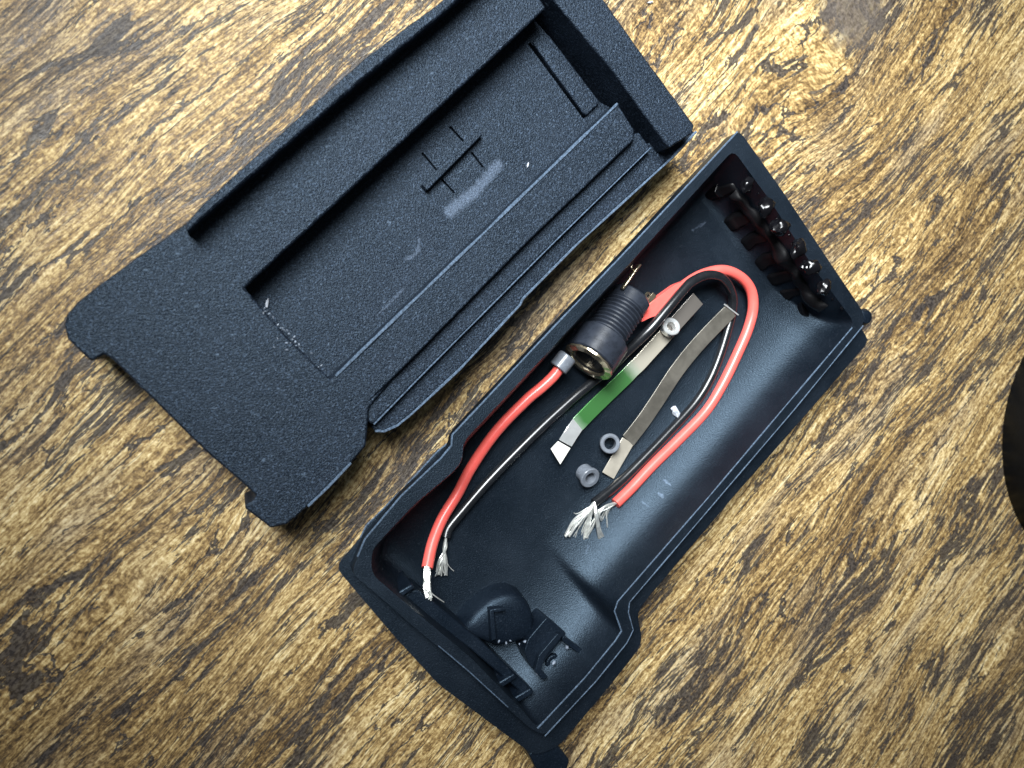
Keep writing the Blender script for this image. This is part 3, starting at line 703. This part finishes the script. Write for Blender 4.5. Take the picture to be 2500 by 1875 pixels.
for i in range(9):
    e = i/8
    strand(blk, [(1089, 1310, 5), (1086-4*e+2, 1340, 5.2), (1080-8+16*e, 1370, 5+0.3*(i % 2)), (1064+26*e, 1404-6*abs(e-0.6), 4.8)], 0.30)
strand(blk, [(1086, 1360, 5), (1096, 1382, 5), (1108, 1394, 5.2)], 0.1)

# ------------------------------------------------------------------ spring strips
sA = thing('contact_strip', 'bent metal strip with a painted green reflection and a pointed silver tip', 'metal strip', W(1540, 905, TF))
PA = [(1704, 729, 8.4), (1665, 772, 7.6), (1622, 820, 6.6), (1590, 855, 5.8), (1560, 888, 5.2), (1545, 902, 5.0)]
PB = [(1526, 922, 4.8), (1480, 966, 4.5), (1440, 1005, 4.5), (1410, 1036, 4.7)]
pa = path(PA+PB, 4)
def strip_mat():  # ramp paints dark, cream and green reflections into the strip's colour
    m, nt, b = newmat('spring_steel_painted_reflections'); q = NB(nt)
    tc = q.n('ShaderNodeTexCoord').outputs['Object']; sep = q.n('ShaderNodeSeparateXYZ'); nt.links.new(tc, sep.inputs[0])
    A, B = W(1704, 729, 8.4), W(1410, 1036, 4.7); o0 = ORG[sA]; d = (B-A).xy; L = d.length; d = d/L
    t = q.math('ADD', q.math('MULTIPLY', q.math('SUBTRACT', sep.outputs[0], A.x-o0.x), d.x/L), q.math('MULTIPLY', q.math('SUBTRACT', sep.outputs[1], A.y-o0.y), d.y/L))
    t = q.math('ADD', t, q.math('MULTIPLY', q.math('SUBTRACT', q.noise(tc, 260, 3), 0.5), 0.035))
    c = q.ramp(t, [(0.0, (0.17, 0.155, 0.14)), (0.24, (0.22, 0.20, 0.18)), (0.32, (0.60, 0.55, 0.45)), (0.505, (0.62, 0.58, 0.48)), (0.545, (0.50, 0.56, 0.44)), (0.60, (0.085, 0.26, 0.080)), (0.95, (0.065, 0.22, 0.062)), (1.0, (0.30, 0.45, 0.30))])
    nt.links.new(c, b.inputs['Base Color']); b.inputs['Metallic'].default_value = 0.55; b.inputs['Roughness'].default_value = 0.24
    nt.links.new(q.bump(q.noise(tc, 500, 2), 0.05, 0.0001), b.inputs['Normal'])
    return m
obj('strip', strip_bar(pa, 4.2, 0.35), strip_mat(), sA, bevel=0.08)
pc = [W(1410, 1036, 4.7), W(1398, 1053, 5.6), W(1380, 1082, 4.9)]
obj('silver_bend', strip_bar(pc, 4.0, 0.35), M_CHROME, sA, bevel=0.1)
tipp = [W(1363, 1077, 5.0), W(1393, 1094, 5.0), W(1368, 1134, 6.2), W(1345, 1096, 6.0)]
bm = bmesh.new(); tv = [bm.verts.new(p) for p in tipp]; f_ = bm.faces.new(tv)
ex = bmesh.ops.extrude_face_region(bm, geom=[f_]); bmesh.ops.translate(bm, verts=[v for v in ex['geom'] if isinstance(v, bmesh.types.BMVert)], vec=(0, 0, -0.35*MM))
obj('pointed_tip', bm, M_TIP, sA, bevel=0.06)
sB = thing('contact_strip', 'long metal strip painted with dark and tan reflections, lying beside the green-reflecting one', 'metal strip', W(1640, 955, TF))
PBs = [(1785, 757, 6.6), (1745, 797, 6.0), (1700, 845, 5.4), (1652, 905, 5.0), (1606, 975, 4.8), (1570, 1028, 4.8), (1533, 1076, 4.9)]
obj('dark_reflection_section', strip_bar(path(PBs, 5), 4.3, 0.35), M_STEELD, sB, bevel=0.08)  # dark reflection carried by the colour of this length
PE = [W(1533, 1076, 4.9), W(1512, 1112, 4.6), W(1484, 1161, 4.2)]
obj('pale_reflection_end', strip_bar(PE, 3.9, 0.33), M_STEEL, sB, bevel=0.08)
obj('turned_edge', tube([W(1768, 743, 6.95), W(1802, 769, 6.95)], 0.22*MM, 8), M_CHROME, sB)

# ------------------------------------------------------------------ eyelets, sleeve, chips
def eyelet(name, label, px, py, zc, axis, R, r, H, mat, flange=0.0, group='small eyelets in the case', cat='eyelet'):
    o = W(px, py, zc); fr = frame_of(o, axis)
    pr = [(-H, r), (-H, R), (-H+0.2, R+0.05)]
    if flange: pr += [(-0.9, R+0.05), (-0.8, R+flange)]
    pr += [(-0.2, R+flange), (0, R+flange-0.2), (0, r+0.35), (-0.25, r)]
    t = obj(name, lathe(pr, fr, 40, closed=True), mat, loc=Vector((o.x, o.y, TF*MM)), smooth_ang=35)
    return tag(t, label, cat, group)
eyelet('eyelet', 'grey round eyelet leaning on the tan end of the long metal strip', 1490, 1083, 6.9, Vector((-0.28, 0.10, 0.95)), 2.35, 1.55, 3.0, M_GREY, 0.25)
eyelet('eyelet', 'smoky grey flanged eyelet lying loose beside the frayed wire ends', 1442, 1168, 6.6, Vector((0.12, -0.32, 0.90)), 2.3, 1.35, 3.6, M_GREY, 0.45)
eyelet('eyelet', 'shiny silver eyelet sitting on the green-reflecting strip under the black wire', 1640, 796, 9.6, Vector((-0.1, 0.35, 0.9)), 2.2, 1.25, 2.2, M_CHROME, 0.25)
o = W(1375, 883, 10.8); axs = (W(1356, 908, 10.4)-W(1392, 862, 11)).normalized()
s_ = obj('sleeve', lathe([(-1.8, 1.5), (-1.8, 2.2), (-1.5, 2.45), (2.0, 2.45), (2.2, 2.2), (2.2, 1.5)], frame_of(o, axs), 36, closed=True), M_GREY, loc=Vector((o.x, o.y, TF*MM)))
tag(s_, 'short grey plastic sleeve on the red wire beside the brass washer', 'sleeve')
o = W(1648, 1004, 4.2)
s_ = obj('plastic_chip', lump(o, 1.5*MM, (1.1, 0.6, 0.6), 0.7, 2.2, math.radians(-55), 8, 2), M_CLEAR, loc=Vector((o.x, o.y, TF*MM)), smooth_ang=20)
tag(s_, 'milky plastic chip on the tray floor between the strip and the black wire', 'chip')
for i, (x, y, z, r, lb) in enumerate([(652, 740, FZ+0.3, 1.1, 'pale sliver of plastic at the corner of the recess'), (1289, 402, FZ+0.2, 0.75, 'tiny pale sliver on the recess floor beyond the scuff mark'),
                                       (1588, 6, 0.3, 1.0, 'small white crumb on the wooden table beyond the case half'), (984, 82, 21.7, 0.6, 'tiny white crumb stuck on the long rim wall')]):
    o = W(x, y, z)
    s_ = obj('plastic_crumb', lump(o, r*MM, (0.9, 0.28, 0.3), 0.5, 2, math.radians(80 if i < 2 else 20), i+20, 2), M_CLEAR, loc=o, smooth_ang=20)
    tag(s_, lb, 'crumb')

# ------------------------------------------------------------------ round black object at the frame's edge
a_, b_, c_ = W(2472, 925).xy, W(2444, 1075).xy, W(2500, 1296).xy
d = 2*(a_.x*(b_.y-c_.y)+b_.x*(c_.y-a_.y)+c_.x*(a_.y-b_.y))
ux = (a_.length_squared*(b_.y-c_.y)+b_.length_squared*(c_.y-a_.y)+c_.length_squared*(a_.y-b_.y))/d
uy = (a_.length_squared*(c_.x-b_.x)+b_.length_squared*(a_.x-c_.x)+c_.length_squared*(b_.x-a_.x))/d
RP = (Vector((ux, uy))-b_).length/MM
print('puck radius mm', RP)
fr = (Vector((ux, uy, 0)), Vector((0, 0, 1)), Vector((1, 0, 0)), Vector((0, 1, 0)))
pk = thing('round_cap', 'round glossy black cap standing on the wooden table apart from the case', 'cap', Vector((ux, uy, 0)))
obj('cap_wall', lathe([(0.05, RP-1.2), (0.05, RP-0.4), (0.6, RP), (9, RP), (12, RP-0.6), (13.6, RP-2.2), (14, RP-4.5), (13.2, RP-6)], fr, 128), M_PUCK, pk, smooth_ang=40)
obj('cap_top', lathe([(13.3, RP-5.8), (13.3, 6), (13.6, 0)], fr, 96), M_PUCK, pk)
